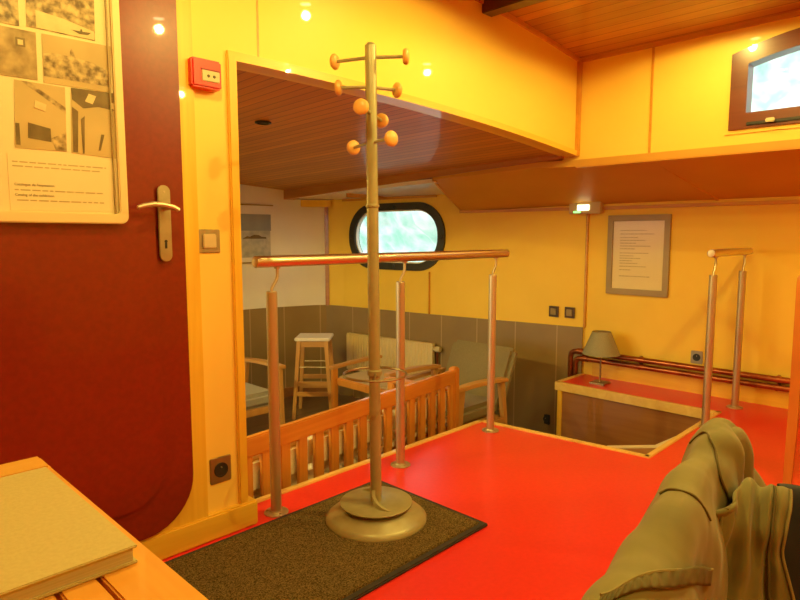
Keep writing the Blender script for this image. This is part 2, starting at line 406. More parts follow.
# hull side wall: straight beside the deck, tapering towards the saloon end
struct(MB().prism([(4.255, YN), (4.255, 2.2), (4.305, 2.2), (4.305, YN)], 2, -.05, 1.34).build('wall_right', CREAM_MATT, smooth=0))
def hull_frame(a, b):
    a = Vector((*a, 0)); b = Vector((*b, 0)); s = (b - a); L_ = s.length; s.normalize(); nrm = Vector((s.y, -s.x, 0))
    return a, s, nrm, L_
PA, PBB = (4.25, 2.2), (4.03, 3.5)
PC, PD = (3.90, 4.6), (3.84, 4.80)
def wall_seg(name, a, b, z0, z1, mat, t=.05):
    o, s, nr, L_ = hull_frame(a, b)
    q = [o, o + s * L_, o + s * L_ + nr * t, o + nr * t]
    return struct(MB().prism([(p.x, p.y) for p in q], 2, z0, z1).build(name, mat, smooth=0))
wall_seg('wall_hull', PA, (4.064, 3.3), ZF, 1.46, CREAM_MATT)
# porthole bay with a stadium shaped opening
o_, s_, n_, L_ = hull_frame((4.064, 3.3), PC)
def hp(s, z, d=0): return o_ + s_ * s + n_ * d + Vector((0, 0, z))
SC = (Vector((3.98, 3.923, 0)) - o_).dot(s_) + .036
def stadium(hw, hh, r, nn=10):
    return rounded(SC - hw, SC + hw, 1.045 - hh, 1.045 + hh, r, nn)
def holed(hw, hh, r, z0, z1, d0, d1, s0, s1):
    st = stadium(hw, hh, r); k = 2 * 11
    bot = st[:k]; top = st[k:]
    mb = MB()
    for half, zz in ((bot, z0), (top[::1], z1)):
        if zz == z0:
            pl = [(s0, 1.045)] + [(half[0][0], 1.045)] + half + [(half[-1][0], 1.045), (s1, 1.045), (s1, z0), (s0, z0)]
        else:
            pl = [(s1, 1.045)] + [(half[0][0], 1.045)] + half + [(half[-1][0], 1.045), (s0, 1.045), (s0, z1), (s1, z1)]
        A = [mb.bm.verts.new(hp(s, z, d0)) for s, z in pl]; B = [mb.bm.verts.new(hp(s, z, d1)) for s, z in pl]
        mb.face(A); mb.face(B[::-1])
        for i in range(len(pl)):
            j = (i + 1) % len(pl); mb.face([A[i], A[j], B[j], B[i]])
    return mb
struct(holed(.53, .29, .27, ZF, 1.46, 0, .05, -.01, L_).build('wall_porthole', CREAM_MATT, smooth=0))
wall_seg('wall_hull', PC, PD, ZF, 1.46, CREAM_MATT)
# end wall, slightly bowed into the corner
ew = [(3.84, 4.80), (3.74, 4.87), (3.60, 4.92), (3.40, 4.98), (3.2, 5.02), (2.9, 5.05), (2.4, 5.06), (XL, 5.06)]
def strip(name, pts, off, t, z0, z1, mat):
    mb = MB(); rings = []
    for i, p in enumerate(pts):
        a = Vector((*pts[max(i - 1, 0)], 0)); b = Vector((*pts[min(i + 1, len(pts) - 1)], 0)); d = (b - a).normalized(); nn = Vector((d.y, -d.x, 0))
        q = Vector((*p, 0)); u = q + nn * off; v = q + nn * (off + t)
        rings.append([(u.x, u.y, z0), (v.x, v.y, z0), (v.x, v.y, z1), (u.x, u.y, z1)])
    return struct(mb.loft(rings).build(name, mat, smooth=30))
strip('wall_end', ew, 0, .06, ZF, 1.66, WHITE)
hull = [(4.24, 2.205), (4.03, 3.5), (3.90, 4.6), (3.84, 4.80)]
strip('wainscot', hull, -.014, .013, ZF, .36, GREY_Y)
strip('wainscot_end', ew, -.014, .013, ZF, .36, GREY_X)
struct(MB().prism([(3.825, 4.79), (3.845, 4.76), (3.865, 4.79), (3.84, 4.82)], 2, .36, 1.40).build('trim_18', BEAM))
struct(MB().prism([(3.60, 4.88), (3.83, 4.70), (3.88, 4.78), (3.80, 4.87), (3.66, 4.93)], 2, 1.335, 1.40).build('trim_19', OAK_X, bevel=.004))
strip('trim_20', hull[1:3], -.012, .014, 1.385, 1.405, TRIMW)
strip('trim_21', [(4.27, YN), (4.25, 2.2), (4.066, 3.27)], -.014, .016, 1.243, 1.265, TRIMW)
struct(MB().box(4.236, 4.256, 2.19, 2.205, .36, 1.25).build('trim_22', TRIMW))
strip('baseboard_right', [(4.27, YN), (4.252, 2.12)], -.014, .016, 0, .135, OAK_Y)
strip('baseboard_saloon', ew, -.026, .013, ZF, ZF + .09, CHERRY)
struct(MB().prism([(4.008, 3.568), (4.03, 3.57), (4.03, 3.575), (4.008, 3.573)], 2, .36, .735).build('trim_23', TRIMW))
# the sides the photo does not show
struct(MB().box(XL - .06, XL, YN, 2.0, -.05, 2.1).build('wall_port', CREAM_MATT))
struct(MB().box(XL, 4.32, YN - .06, YN, -.05, 2.3).build('wall_near', CREAM_MATT))
for z0, z1 in ((ZF, .30), (1.45, 1.7)):
    struct(MB().box(XL - .06, XL, 2.0, 5.1, z0, z1).build('wall_saloon_port', WHITE))
for y0, y1 in ((2.0, 2.3), (3.6, 3.7), (4.98, 5.1)):
    struct(MB().box(XL - .06, XL, y0, y1, .30, 1.45).build('wall_saloon_port', WHITE))

# porthole: frame, pane, clips
def ring_mesh(ho, hi, d0, d1):
    a = stadium(*ho, 12); b = stadium(*hi, 12); mb = MB()
    rings = [[hp(s, z, d0) for s, z in a], [hp(s, z, d1) for s, z in a], [hp(s, z, d1) for s, z in b], [hp(s, z, d0) for s, z in b]]
    rings.append(rings[0]); return mb.loft(rings, caps=False)
pf = struct(ring_mesh((.55, .305, .29), (.478, .24, .225), -.022, .05).build('window_1', FRAMEB, smooth=30))
st = stadium(.48, .242, .227, 12)
mb = MB()
A = [mb.bm.verts.new(hp(s, z, .03)) for s, z in st]; B = [mb.bm.verts.new(hp(s, z, .036)) for s, z in st]
mb.face(A); mb.face(B[::-1])
for i in range(len(st)):
    j = (i + 1) % len(st); mb.face([A[i], A[j], B[j], B[i]])
mb.build('pane', PANE, pf, smooth=0)
rg = ring_mesh((.482, .243, .228), (.468, .229, .214), -.004, .03).build('sealing_ring', PALE_GLOSS, pf, smooth=30)
for s, z in ((SC, 1.315), (SC - .52, 1.045), (SC + .52, 1.045), (SC, .775)):
    c = hp(s, z, -.02); MB().lathe([(.018, -.012), (.022, 0), (.016, .012), (.001, .018)], c, 12, -n_).build('clamp', BLACKP, pf)

# arched side window
def winpoly(inset, n=16):
    a = WH - inset; pts = [(WY - a, 1.592 + inset), ]
    for i in range(n + 1):
        y = WY - a + 2 * a * i / n; pts.append((y, 2.043 - .34 * (y - WY) ** 2 - inset * 1.05))
    pts.append((WY + a, 1.592 + inset)); return pts
def winring(i0, i1, x0, x1, extra=0):
    a = winpoly(i0); b = winpoly(i1); mb = MB()
    rings = [[(x0, *p) for p in a], [(x1, *p) for p in a], [(x1, *p) for p in b], [(x0, *p) for p in b]]
    rings.append(rings[0]); return mb.loft(rings, caps=False)
wf = struct(winring(-.002, .076, XC - .02, XC + .07).build('window_2', MAHOG, smooth=0))
MB().prism(winpoly(.07), 0, XC + .03, XC + .036).build('pane', PANE, wf, smooth=0)
winring(-.022, .0, XC - .008, XC + .005).build('outer_trim', CREAM, wf, smooth=0)
MB().box(XC - .03, XC - .018, .70, .95, 1.604, 1.620).build('window_stay', BLACKP, wf, bevel=.003)
MB().box(XC - .05, XC - .03, .82, .86, 1.606, 1.626).build('stay_glint', STEEL, wf, bevel=.004)  # bright block stands in for a reflection on the window frame

# ------------------------------------------------------------------ maroon door
RD = .17
casing = MB().box(-.55, .972, YB - .018, YB, .06, 2.04)
struct(casing.build('door_casing', OAK_Z, bevel=.004))
fr = MB().prism(rounded(-.42, .915, .095, 1.98, RD, 10), 1, YB - .034, YB - .016)
d1 = struct(fr.build('door_1', MAROON, bevel=.004, smooth=30))
lf = MB().prism(rounded(-.32, .818, .20, 1.90, .13, 10), 1, YB - .046, YB - .033)
lf.build('door_leaf', MAROON, d1, bevel=.005, smooth=30)
pl = MB().prism(rounded(.822, .862, .972, 1.205, .019, 8), 1, YB - .054, YB - .046).build('handle_plate', NICKEL, d1, bevel=.002)
MB().prism([(.839, 1.012), (.845, 1.012), (.845, 1.03), (.839, 1.03)], 1, YB - .056, YB - .053).build('keyhole', BLACKP, pl)
MB().lathe([(.0045, 0), (.0045, .004)], (.842, YB - .052, 1.034), 12, (0, -1, 0)).build('keyhole', BLACKP, pl)
MB().lathe([(.004, 0), (.003, .003)], (.842, YB - .052, 1.185), 10, (0, -1, 0)).build('screw', STEEL, pl)
MB().tube([(.842, YB - .05, 1.137), (.842, YB - .085, 1.138), (.84, YB - .096, 1.139)], .009, 10).build('handle_spindle', STEEL, pl)
hpnts = [(.866, 1.129), (.85, 1.136), (.82, 1.143), (.79, 1.144), (.762, 1.139), (.742, 1.133)]
MB().tube([(x, YB - .098, z) for x, z in hpnts], [.007, .0085, .009, .009, .008, .006], 10).build('lever', STEEL, pl)

# ------------------------------------------------------------------ poster board on the door
PY = YB - .047
pb = thing('poster_board', 'cream framed board of sepia photographs hanging on the maroon door', 'poster', (.3, PY, 1.083))
def P_(mb_poly, y0, y1, name, mat, parent=pb, **k):
    return MB().prism([(x - .3, z - 1.083) for x, z in mb_poly], 1, y0, y1).build(name, mat, parent, **k)
P_(rounded(.07, .724, 1.087, 1.86, .018), -.012, 0, 'backboard', PAPER, smooth=0)
o4 = rounded(.07, .726, 1.085, 1.86, .022, 6); i4 = rounded(.098, .702, 1.113, 1.832, .012, 6)
mb = MB(); sub = lambda p, y: (p[0] - .3, y, p[1] - 1.083)
rr = [[sub(p, -.010) for p in o4], [sub(p, -.026) for p in o4], [sub(p, -.026) for p in i4], [sub(p, -.010) for p in i4]]
rr.append(rr[0]); mb.loft(rr, caps=False).build('frame', CREAMFR, pb, bevel=.003)
def quad(pts, d, name, mat, parent=pb): return P_(pts, -.0125 - d, -.0118, name, mat, parent, smooth=0)
quad([(.43, 1.117), (.700, 1.120), (.699, 1.262), (.43, 1.262)], .0006, 'text_sheet', PAPER)
ph = quad([(.493, 1.588), (.66, 1.588), (.665, 1.80), (.498, 1.80)], .001, 'photograph', SEPIA)
MB().prism([(x - .3, z - 1.083) for x, z in [(.515, 1.590), (.658, 1.590), (.658, 1.612), (.58, 1.628), (.515, 1.634)]], 1, -.0140, -.0130).build('river', SEPIA_W, ph, smooth=0)
MB().prism([(x - .3, z - 1.083) for x, z in [(.60, 1.604), (.62, 1.597), (.642, 1.599), (.65, 1.607), (.628, 1.605), (.627, 1.611), (.623, 1.611), (.622, 1.605)]], 1, -.0145, -.0135).build('boat', SEPIA_D, ph, smooth=0)
quad([(.25, 1.582), (.476, 1.584), (.478, 1.80), (.25, 1.80)], .001, 'photograph', SEPIA)
p2 = quad([(.22, 1.452), (.511, 1.456), (.513, 1.577), (.22, 1.575)], .001, 'photograph', SEPIA_L)
MB().prism([(x - .3, z - 1.083) for x, z in [(.465, 1.533), (.487, 1.534), (.487, 1.556), (.465, 1.556)]], 1, -.0140, -.0130).build('picture', SEPIA_D, p2, smooth=0)
MB().prism([(x - .3, z - 1.083) for x, z in [(.470, 1.538), (.482, 1.539), (.482, 1.551), (.470, 1.551)]], 1, -.0144, -.0135).build('picture_mount', SEPIA_W, p2, smooth=0)
p3 = quad([(.525, 1.453), (.697, 1.455), (.701, 1.582), (.527, 1.578)], .001, 'photograph', SEPIA_S)
skyline = [(.526, 1.47), (.696, 1.47), (.697, 1.515), (.67, 1.52), (.65, 1.528), (.62, 1.53), (.605, 1.535), (.602, 1.548), (.598, 1.556), (.594, 1.548), (.592, 1.532), (.56, 1.534), (.527, 1.528)]
MB().prism([(x - .3, z - 1.083) for x, z in skyline], 1, -.0140, -.0130).build('town_skyline', SEPIA, p3, smooth=0)
p4 = quad([(.449, 1.277), (.572, 1.279), (.576, 1.449), (.457, 1.449)], .001, 'photograph', SEPIA_S)
for kk, (pts, mt) in enumerate((([(.457, 1.449), (.472, 1.449), (.575, 1.38), (.575, 1.395), (.49, 1.449)], SEPIA), ([(.48, 1.305), (.535, 1.30), (.535, 1.335), (.482, 1.345)], SEPIA_D),
                ([(.452, 1.285), (.462, 1.285), (.462, 1.34), (.453, 1.34)], SEPIA_D), ([(.545, 1.28), (.571, 1.28), (.573, 1.33), (.535, 1.31)], SEPIA), ([(.498, 1.385), (.524, 1.378), (.528, 1.396), (.502, 1.404)], SEPIA_W))):
    MB().prism([(x - .3, z - 1.083) for x, z in pts], 1, -.0140 - .0003 * kk, -.0130).build('room_detail', mt, p4, smooth=0)
p5 = quad([(.584, 1.277), (.705, 1.271), (.708, 1.454), (.591, 1.451)], .001, 'photograph', SEPIA_S)
for kk, (pts, mt) in enumerate((([(.591, 1.451), (.707, 1.454), (.706, 1.405), (.66, 1.41), (.62, 1.40), (.592, 1.42)], SEPIA_D), ([(.625, 1.42), (.645, 1.415), (.655, 1.438), (.636, 1.442)], SEPIA_W),
                ([(.588, 1.28), (.60, 1.28), (.606, 1.39), (.591, 1.40)], SEPIA_D), ([(.613, 1.278), (.617, 1.278), (.622, 1.38), (.612, 1.37)], SEPIA_D), ([(.655, 1.29), (.66, 1.29), (.672, 1.335), (.664, 1.335)], SEPIA_D), ([(.690, 1.41), (.704, 1.408), (.705, 1.425), (.691, 1.427)], SEPIA_W))):
    MB().prism([(x - .3, z - 1.083) for x, z in pts], 1, -.0140 - .0003 * kk, -.0130).build('room_detail', mt, p5, smooth=0)
def text(s, x, z, size, mat, parent, y=-.0135, name='caption'):
    cu = bpy.data.curves.new(name, 'FONT'); cu.body = s; cu.size = size; cu.extrude = .0003
    o = bpy.data.objects.new(name, cu); COL.objects.link(o); o.parent = parent
    me = bpy.data.meshes.new_from_object(o); bpy.data.objects.remove(o); bpy.data.curves.remove(cu)
    me.materials.clear(); me.materials.append(mat)
    o = bpy.data.objects.new(name, me); COL.objects.link(o); o.parent = parent
    o.location = (x, y, z); o.rotation_euler = (math.pi / 2, 0, 0); return o
def words_line(x0, x1, z, h, y, rnd):
    mb = MB(); x = x0
    while x < x1 - .004:
        w = min(rnd.uniform(.008, .028), x1 - x); mb.box(x, x + w, y - .0006, y, z, z + h); x += w + .004
    return mb
rnd = random.Random(3)
for x0, x1, z in ((.440, .672, 1.2405), (.440, .655, 1.2295), (.442, .660, 1.1685), (.446, .662, 1.142)):
    mb = words_line(x0 - .3, x1 - .3, z - 1.083, .0032, -.0130, rnd); mb.build('text_line', FAINTINK, pb, smooth=0)
text("Catalogue de l'exposition", .442 - .3, 1.1815 - 1.083, .0092, INK, pb)
text('Catalog of the exhibition', .442 - .3, 1.1545 - 1.083, .0092, INK, pb)
P_([(.10, 1.113), (.702, 1.113), (.702, 1.832), (.10, 1.832)], -.0205, -.0190, 'glazing', PLEXI, smooth=0)
P_([(.690, 1.113), (.694, 1.113), (.694, 1.83), (.690, 1.83)], -.0190, -.0125, 'inner_edge', GREYFR, smooth=0)

# ------------------------------------------------------------------ wall fittings on the column
cp = thing('fire_call_point', 'small red fire alarm call point on cream column beside the door', 'fire alarm', (1.004, YB, 1.53))
MB().box(-.052, .052, -.045, 0, -.008, .082).build('housing', REDP, cp, bevel=.006)
w_ = MB().box(-.020, .042, -.049, -.044, .012, .046).build('alarm_window', IVORY, cp, bevel=.002)
for x in (.002, .022):
    MB().lathe([(.005, 0), (.004, .002)], (x, -.049, .029), 10, (0, -1, 0)).build('press_mark', INK, w_)
MB().box(-.022, .044, -.0475, -.044, .046, .051).build('window_lip', mottled('dark_red', (.3, .01, .01), (.25, .01, .01), 5), cp)
def plate(name, label, cat, loc, w, h, mat, facing, group=None):
    t = thing(name, label, cat, loc, facing, group)
    MB().prism(rounded(-w / 2, w / 2, -h / 2, h / 2, .006), 1, -.008, 0).build('cover_plate', mat, t, bevel=.002)
    return t
sw = plate('light_switch', 'square metal light switch on cream column under the red alarm', 'light switch', (1.012, YB, 1.033), .08, .078, NICKEL, 0)
MB().box(-.024, .024, -.014, -.007, -.024, .024).build('rocker', IVORY, sw, bevel=.003)
def socket(name, label, loc, w, mat, facing, group=None):
    t = plate(name, label, 'power socket', loc, w, w * 1.15, mat, facing, group)
    k = w / .08
    MB().lathe([(.026 * k, -.001), (.026 * k, .003), (.021 * k, .003), (.021 * k, .0005), (.001, .0005)], (0, -.008, 0), 24, (0, -1, 0)).build('socket_well', BLACKP, t)
    MB().lathe([(.003 * k, 0), (.002 * k, .006)], (0, -.009, .010 * k), 8, (0, -1, 0)).build('earth_pin', STEEL, t)
    return t
socket('power_socket', 'metal power socket low on cream column above the baseboard', (1.028, YB, .238), .08, NICKEL, 0)
RW = -math.pi / 2     # fitting that faces -x
for i, (y, lab) in enumerate(((2.438, 'brown wall switch above grey wainscot, the one nearer the porthole'), (2.313, 'brown wall switch above grey wainscot, the one nearer the desk lamp'))):
    t = plate('wall_switch', lab, 'light switch', (hx(y) - .001, y, .465), .085, .085, DARKPL, RW, 'pair of brown wall switches')
    MB().box(-.026, .026, -.013, -.007, -.026, .026).build('rocker', GREYFR, t, bevel=.003)
socket('power_socket', 'small metal power socket on yellow wall above copper pipes', (4.258, 1.385, .243), .075, NICKEL, RW)
socket('power_socket', 'dark power socket low on grey wainscot beside the armchair', (hx(2.47) - .016, 2.47, -.40), .07, BLACKP, RW)

# ------------------------------------------------------------------ coat stand on the mat
mat_t = thing('door_mat', 'dark brown ribbed entrance mat with black rubber edge on red floor', 'mat', (1.2, 1.55, 0))
MB().box(-.55, .535, -.30, .285, .0, .012).build('rubber_edge', MATE, mat_t, bevel=.004)
MB().box(-.53, .512, -.278, .263, .006, .017).build('pile', MATF, mat_t, bevel=.003)
cs = thing('coat_stand', 'tall champagne metal coat stand with round wooden pegs standing on mat', 'coat stand', (1.474, 1.566, .017))
Z0 = .017
MB().lathe([(.001, 0), (.186, 0), (.186, .006), (.168, .022), (.125, .042), (.118, .046), (.02, .047), (.001, .047)], seg=56).build('base_skirt', STANDP, cs, smooth=50)
MB().lathe([(.001, .056), (.128, .056), (.133, .060), (.133, .063), (.128, .066), (.001, .066)], seg=56).build('base_plate', STANDP, cs, smooth=50)
MB().lathe([(.03, .044), (.03, .058)], seg=24).build('spacer', STANDP, cs)
sf = MB()
for sgn in (1, -1):
    r = []
    for i in range(10):
        t = i / 9; ang = math.radians(22) + t * .9; d = .02 + .085 * t
        x, y = sgn * d * math.cos(ang), sgn * d * math.sin(ang); h = .045 * (1 - t) ** 1.1 + .002
        nx, ny = -math.sin(ang) * .006, math.cos(ang) * .006
        r.append([(x - nx, y - ny, .0655), (x + nx, y + ny, .0655), (x + nx, y + ny, .066 + h), (x - nx, y - ny, .066 + h)])
    sf.loft(r)
sf.build('base_fin', STANDP, cs, smooth=40)
LEAN = -.012
pole = MB().tube([(LEAN * z / 1.7, .006 * z / 1.7, z) for z in (.05, .5, 1.0, 1.2)], .0205, 24).build('lower_pole', STANDP, cs)
MB().tube([(LEAN * z / 1.7, .006 * z / 1.7, z) for z in (1.15, 1.4, 1.672)], .0195, 24).build('upper_pole', STANDP, cs)
MB().lathe([(.0195, 0), (.0195, .006), (.012, .015), (.001, .018)], (LEAN, .006, 1.670), 24).build('top_cap', STANDP, cs)
MB().lathe([(.020, -.006), (.0245, -.004), (.0245, .004), (.020, .006)], (LEAN * .69, .004, 1.138), 24).build('joint_collar', STANDP, cs)
MB().lathe([(.020, -.012), (.026, -.008), (.026, .008), (.020, .012)], (LEAN * .3, .002, .545), 24).build('ring_collar', STANDP, cs)
rg = MB().tube([(.113 * math.cos(t) - .004, .113 * math.sin(t), .540) for t in [2 * math.pi * i / 48 for i in range(48)]], .0045, 8, closed=True).build('umbrella_ring', NICKEL, cs)
for a in (45, 225):
    a = math.radians(a); MB().tube([(.02 * math.cos(a), .02 * math.sin(a), .543), (.112 * math.cos(a) - .004, .112 * math.sin(a), .540)], .004, 8).build('ring_spoke', NICKEL, cs)
for (z, e1, e2) in ((1.655, (-.064, .134), (.066, -.086)), (1.557, (-.082, .094), (.084, -.027)), (1.470, (-.104, -.046), (.110, .080)), (1.371, (.027, .142), (-.022, -.104))):
    zz = z - Z0; c = Vector((LEAN * zz / 1.7, .006, zz))
    for e in (e1, e2):
        p = Vector((e[0], e[1], zz)); d = (p - c).normalized()
        pin = MB().tube([c + d * .016, p - d * .004], .0058, 10).build('peg', STANDP, cs)
        MB().lathe([(.008, -.011), (.021, -.010), (.0265, -.004), (.0265, .003), (.021, .009), (.010, .0115), (.001, .012)], p, 24, d).build('peg_knob', KNOBW, pin, smooth=60)

# ------------------------------------------------------------------ handrails
def handrail(label, posts, x0, x1, y, zt, ph, group):
    t = thing('handrail', label, 'handrail', (posts[0], y, 0), 0, group)
    ox = posts[0]
    MB().lathe([(.001, 0), (.018, .0005), (.0215, .004), (.0215, x1 - x0 - .004), (.018, x1 - x0 - .0005), (.001, x1 - x0)], (x0 - ox, 0, zt - .0215), 24, (1, 0, 0)).build('rail', STEEL_X, t)
    for p in posts:
        x = p - ox
        po = MB().lathe([(.0205, .004), (.0205, ph - .003), (.018, ph), (.001, ph)], (x, 0, 0), 24).build('post', STEEL, t)
        MB().lathe([(.001, 0), (.046, 0), (.046, .004), (.042, .007), (.026, .008), (.024, .012), (.001, .012)], (x, 0, 0), 28).build('base_flange', STEEL, po)
        for k in range(3):
            a = math.radians(20 + 120 * k); MB().lathe([(.005, 0), (.004, .003)], (x + .034 * math.cos(a), .034 * math.sin(a), .0065), 8).build('screw', NICKEL, po)
        MB().tube([(x, 0, ph - .004), (x + .002, 0, ph + .012), (x + .022, 0, ph + .04), (x + .027, 0, ph + .055), (x + .027, 0, zt - .04)], .0062, 8).build('bent_bracket', STEEL, po)
        MB().lathe([(.011, -.010), (.014, .0)], (x + .027, 0, zt - .038), 12).build('saddle', STEEL, po)
    return t
handrail('long steel handrail on three posts beside the coat stand', (1.260, 1.938, 2.636), 1.19, 2.76, 1.895, .979, .848, 'brushed steel handrails')
handrail('short steel handrail on two posts at the stairwell by the right wall', (3.525, 4.055), 3.47, 4.175, 1.085, .980, .842, 'brushed steel handrails')

# ------------------------------------------------------------------ slatted bench in the saloon
bn = thing('slatted_bench', 'long teak bench with slatted back seen behind the red deck edge', 'bench', (2.0, 2.235, ZF), math.radians(7.2))
TT = .768
MB().box(-.98, .88, -.016, .018, TT - .085, TT).build('top_rail', TEAK, bn, bevel=.006)
MB().box(-.98, .88, -.012, .014, .30, .36).build('lower_rail', TEAK, bn, bevel=.005)
for i in range(18):
    x = -.93 + i * .1045
    MB().box(x - .028, x + .028, -.010, .010, .355, TT - .082).build('slat', TEAK_Z, bn, bevel=.003)
for x in (-.985, .885):
    MB().box(x - .028, x + .028, -.022, .03, 0, TT + .016).build('leg', TEAK_Z, bn, bevel=.008)
    MB().box(x - .028, x + .028, .46, .51, 0, .62).build('leg', TEAK_Z, bn, bevel=.006)
    MB().box(x - .032, x + .032, .02, .54, .62, .645).build('armrest', TEAK, bn, bevel=.006)
MB().box(-.96, .9, .03, .50, .37, .41).build('seat', TEAK, bn, bevel=.005)
MB().box(-.95, .895, .02, .50, .41, .49).build('seat_cushion', CUSH_CREAM, bn, bevel=.03, seg=4)
for i in range(3):
    x = -.93 + .61 * i
    MB().box(x, x + .585, .022, .10, .49, .665).build('back_cushion', CUSH_CREAM, bn, bevel=.03, seg=4)

# ------------------------------------------------------------------ armchairs
def armchair(label, loc, rz, cush, group):
    t = thing('armchair', label, 'armchair', loc, rz, group)
    # faces -x
    def slab(p0, p1, th, y0, y1):
        p0, p1 = Vector(p0), Vector(p1); d = (p1 - p0).normalized(); n = Vector((-d.z, 0, d.x)) * th
        c = [p0, p1, p1 + n, p0 + n]; return MB().prism([(q.x, q.z) for q in c], 1, y0, y1)
    slab((.12, 0, .36), (.32, 0, .80), -.085, -.29, .29).build('back_cushion', cush, t, bevel=.03, seg=4)
    MB().box(-.36, .18, -.265, .265, .335, .445).build('seat_cushion', cush, t, bevel=.032, seg=4)
    MB().box(-.36, .17, -.28, .28, .285, .335).build('seat_frame', BEECH, t, bevel=.006)
    for s in (-1, 1):
        y = s * .308
        arm = []
        for i in range(9):
            u = i / 8; x = -.38 + .56 * u; z = .615 + .012 * math.sin(u * math.pi) - .02 * u; w = .032 + .006 * math.sin(u * math.pi)
            arm.append([(x, y - w, z - .013), (x, y + w, z - .013), (x, y + w * .9, z + .013), (x, y - w * .9, z + .013)])
        MB().loft(arm).build('armrest', BEECH_X, t, bevel=.005)
        MB().loft([[(-.335 - .02, y - .018, .605), (-.285, y - .018, .605), (-.285, y + .018, .605), (-.355, y + .018, .605)], [(-.385, y - .016, 0), (-.35, y - .016, 0), (-.35, y + .016, 0), (-.385, y + .016, 0)]]).build('leg', BEECH, t, bevel=.005)
        MB().loft([[(.10, y - .018, .60), (.155, y - .018, .60), (.155, y + .018, .60), (.10, y + .018, .60)], [(.20, y - .016, 0), (.235, y - .016, 0), (.235, y + .016, 0), (.20, y + .016, 0)]]).build('leg', BEECH, t, bevel=.005)
        MB().box(-.34, .16, y - .012, y + .012, .29, .33).build('side_rail', BEECH_X, t, bevel=.004)
    return t
armchair('olive upholstered armchair with wooden arms against the grey hull wainscot', (3.315, 2.70, ZF), 0, CUSH_GREEN, 'saloon armchairs')
armchair('grey cushioned wooden armchair half hidden behind the cream column', (2.27, 4.13, ZF), math.pi / 2, CUSH_GREY, 'saloon armchairs')

# low wooden seat without a back, in front of the radiator
lb = thing('low_wooden_seat', 'low wooden seat with two armrests standing in front of the radiator', 'seat', (3.36, 3.43, ZF))
MB().box(-.25, .24, -.34, .34, .38, .44).build('seat_frame', TEAK_Z, lb, bevel=.008)
MB().box(-.235, .225, -.33, .33, .44, .455).build('seat', CUSH_BEIGE, lb, bevel=.006)
for s in (-1, 1):
    y = s * .365; arm = []
    for i in range(9):
        u = i / 8; x = -.29 + .56 * u; z = .525 + .02 * math.sin(u * math.pi * .6)
        arm.append([(x, y - .03, z - .013), (x, y + .03, z - .013), (x, y + .028, z + .013), (x, y - .028, z + .013)])
    MB().loft(arm).build('armrest', BEECH_X, lb, bevel=.005)
    for x in (-.25, .22):
        MB().box(x - .025, x + .025, y - .02, y + .02, 0, .52).build('leg', TEAK_Z, lb, bevel=.006)

# bar stool
bs = thing('bar_stool', 'tall wooden stool with a white square top in the saloon corner', 'stool', (3.28, 4.275, ZF), math.radians(-46))
MB().box(-.155, .155, -.145, .145, .685, .712).build('seat', mottled('white_stool_top', (.82, .78, .68), (.78, .74, .64), 5, rough=.4), bs, bevel=.006)
MB().box(-.12, .12, -.125, -.107, .63, .685).build('apron', BEECH_X, bs, bevel=.003)
MB().box(-.12, .12, .107, .125, .63, .685).build('apron', BEECH_X, bs, bevel=.003)
for sx in (-1, 1):
    for sy in (-1, 1):
        r = []
        for z, d, h in ((0, .165, .015), (.685, .118, .018)):
            cx, cy = sx * d, sy * d; r.append([(cx - h, cy - h, z), (cx + h, cy - h, z), (cx + h, cy + h, z), (cx - h, cy + h, z)])
        MB().loft(r).build('leg', BEECH, bs, bevel=.003)
for z in (.20, .29):
    for y in (-.151, .151) if z < .25 else (-.145, .145):
        MB().box(-.15, .15, y - .009, y + .009, z, z + .04).build('stretcher', BEECH_X, bs, bevel=.003)
for y in (-.134, .134):
    MB().tube([(-.128, y, .455), (.128, y, .455)], .006, 8).build('foot_rod', STEEL, bs)

# radiator
rd = thing('radiator', 'cream ribbed panel radiator under the oval porthole', 'radiator', tuple(hp(SC + .02, -.25, -.02)), math.atan2(s_.y, s_.x))
# local x runs along the wall, +y into the room
MB().box(-.505, .505, .035, .075, 0, .36).build('rear_panel', RADW, rd, bevel=.006)
rib = MB()
nr = 28; prof = []
for i in range(nr * 4 + 1):
    x = -.46 + .92 * i / (nr * 4); k = i % 4; prof.append((x, .082 if k in (1, 2) else .074))
rp_ = [(-.505, .066)] + [(-.505, .080), (-.465, .080)] + prof + [(.465, .080), (.505, .080), (.505, .066)]
rib.prism(rp_, 2, .012, .348)
rib.build('ribbed_front', RADW, rd, smooth=20)
MB().box(-.505, .505, .03, .078, .348, .362).build('top_grille', RADW, rd, bevel=.003)
for x in (-.35, .35): MB().box(x - .02, x + .02, 0, .04, .05, .30).build('bracket', RADW, rd)
vx = -.505
MB().lathe([(.016, 0), (.016, .02), (.026, .022), (.026, .06), (.022, .066), (.001, .066)], (vx, .055, .315), 20, (-1, 0, 0)).build('valve_knob', IVORY, rd)
MB().tube([(vx - .01, .055, .315), (vx - .02, .03, .30), (vx - .02, .03, -.28)], .008, 8).build('supply_pipe', COPPER, rd)

# framed picture on the saloon end wall
ep = thing('framed_picture', 'grey landscape picture with white mount on the saloon end wall', 'picture', (3.08, 5.032, .80), math.radians(-4))
MB().box(-.42, .34, -.018, .0, 0, .545).build('mount', WHITE, ep)
MB().box(-.42, .34, -.024, -.0, .535, .547).build('frame_edge', GREYFR, ep)
MB().box(-.42, .34, -.024, -.0, -.004, .006).build('frame_edge', GREYFR, ep)
pr_ = MB().box(-.30, .285, -.0195, -.018, .05, .455).build('landscape', COOLPRINT, ep)
MB().box(-.30, .285, -.0205, -.0195, .30, .455).build('sky', COOLDARK, pr_)
tr = [(-.05, .225), (.0, .25), (.03, .245), (.07, .262), (.12, .26), (.15, .245), (.2, .24), (.2, .225)]
MB().prism(tr, 1, -.0212, -.0205).build('tree_line', SEPIA_D, pr_, smooth=0)

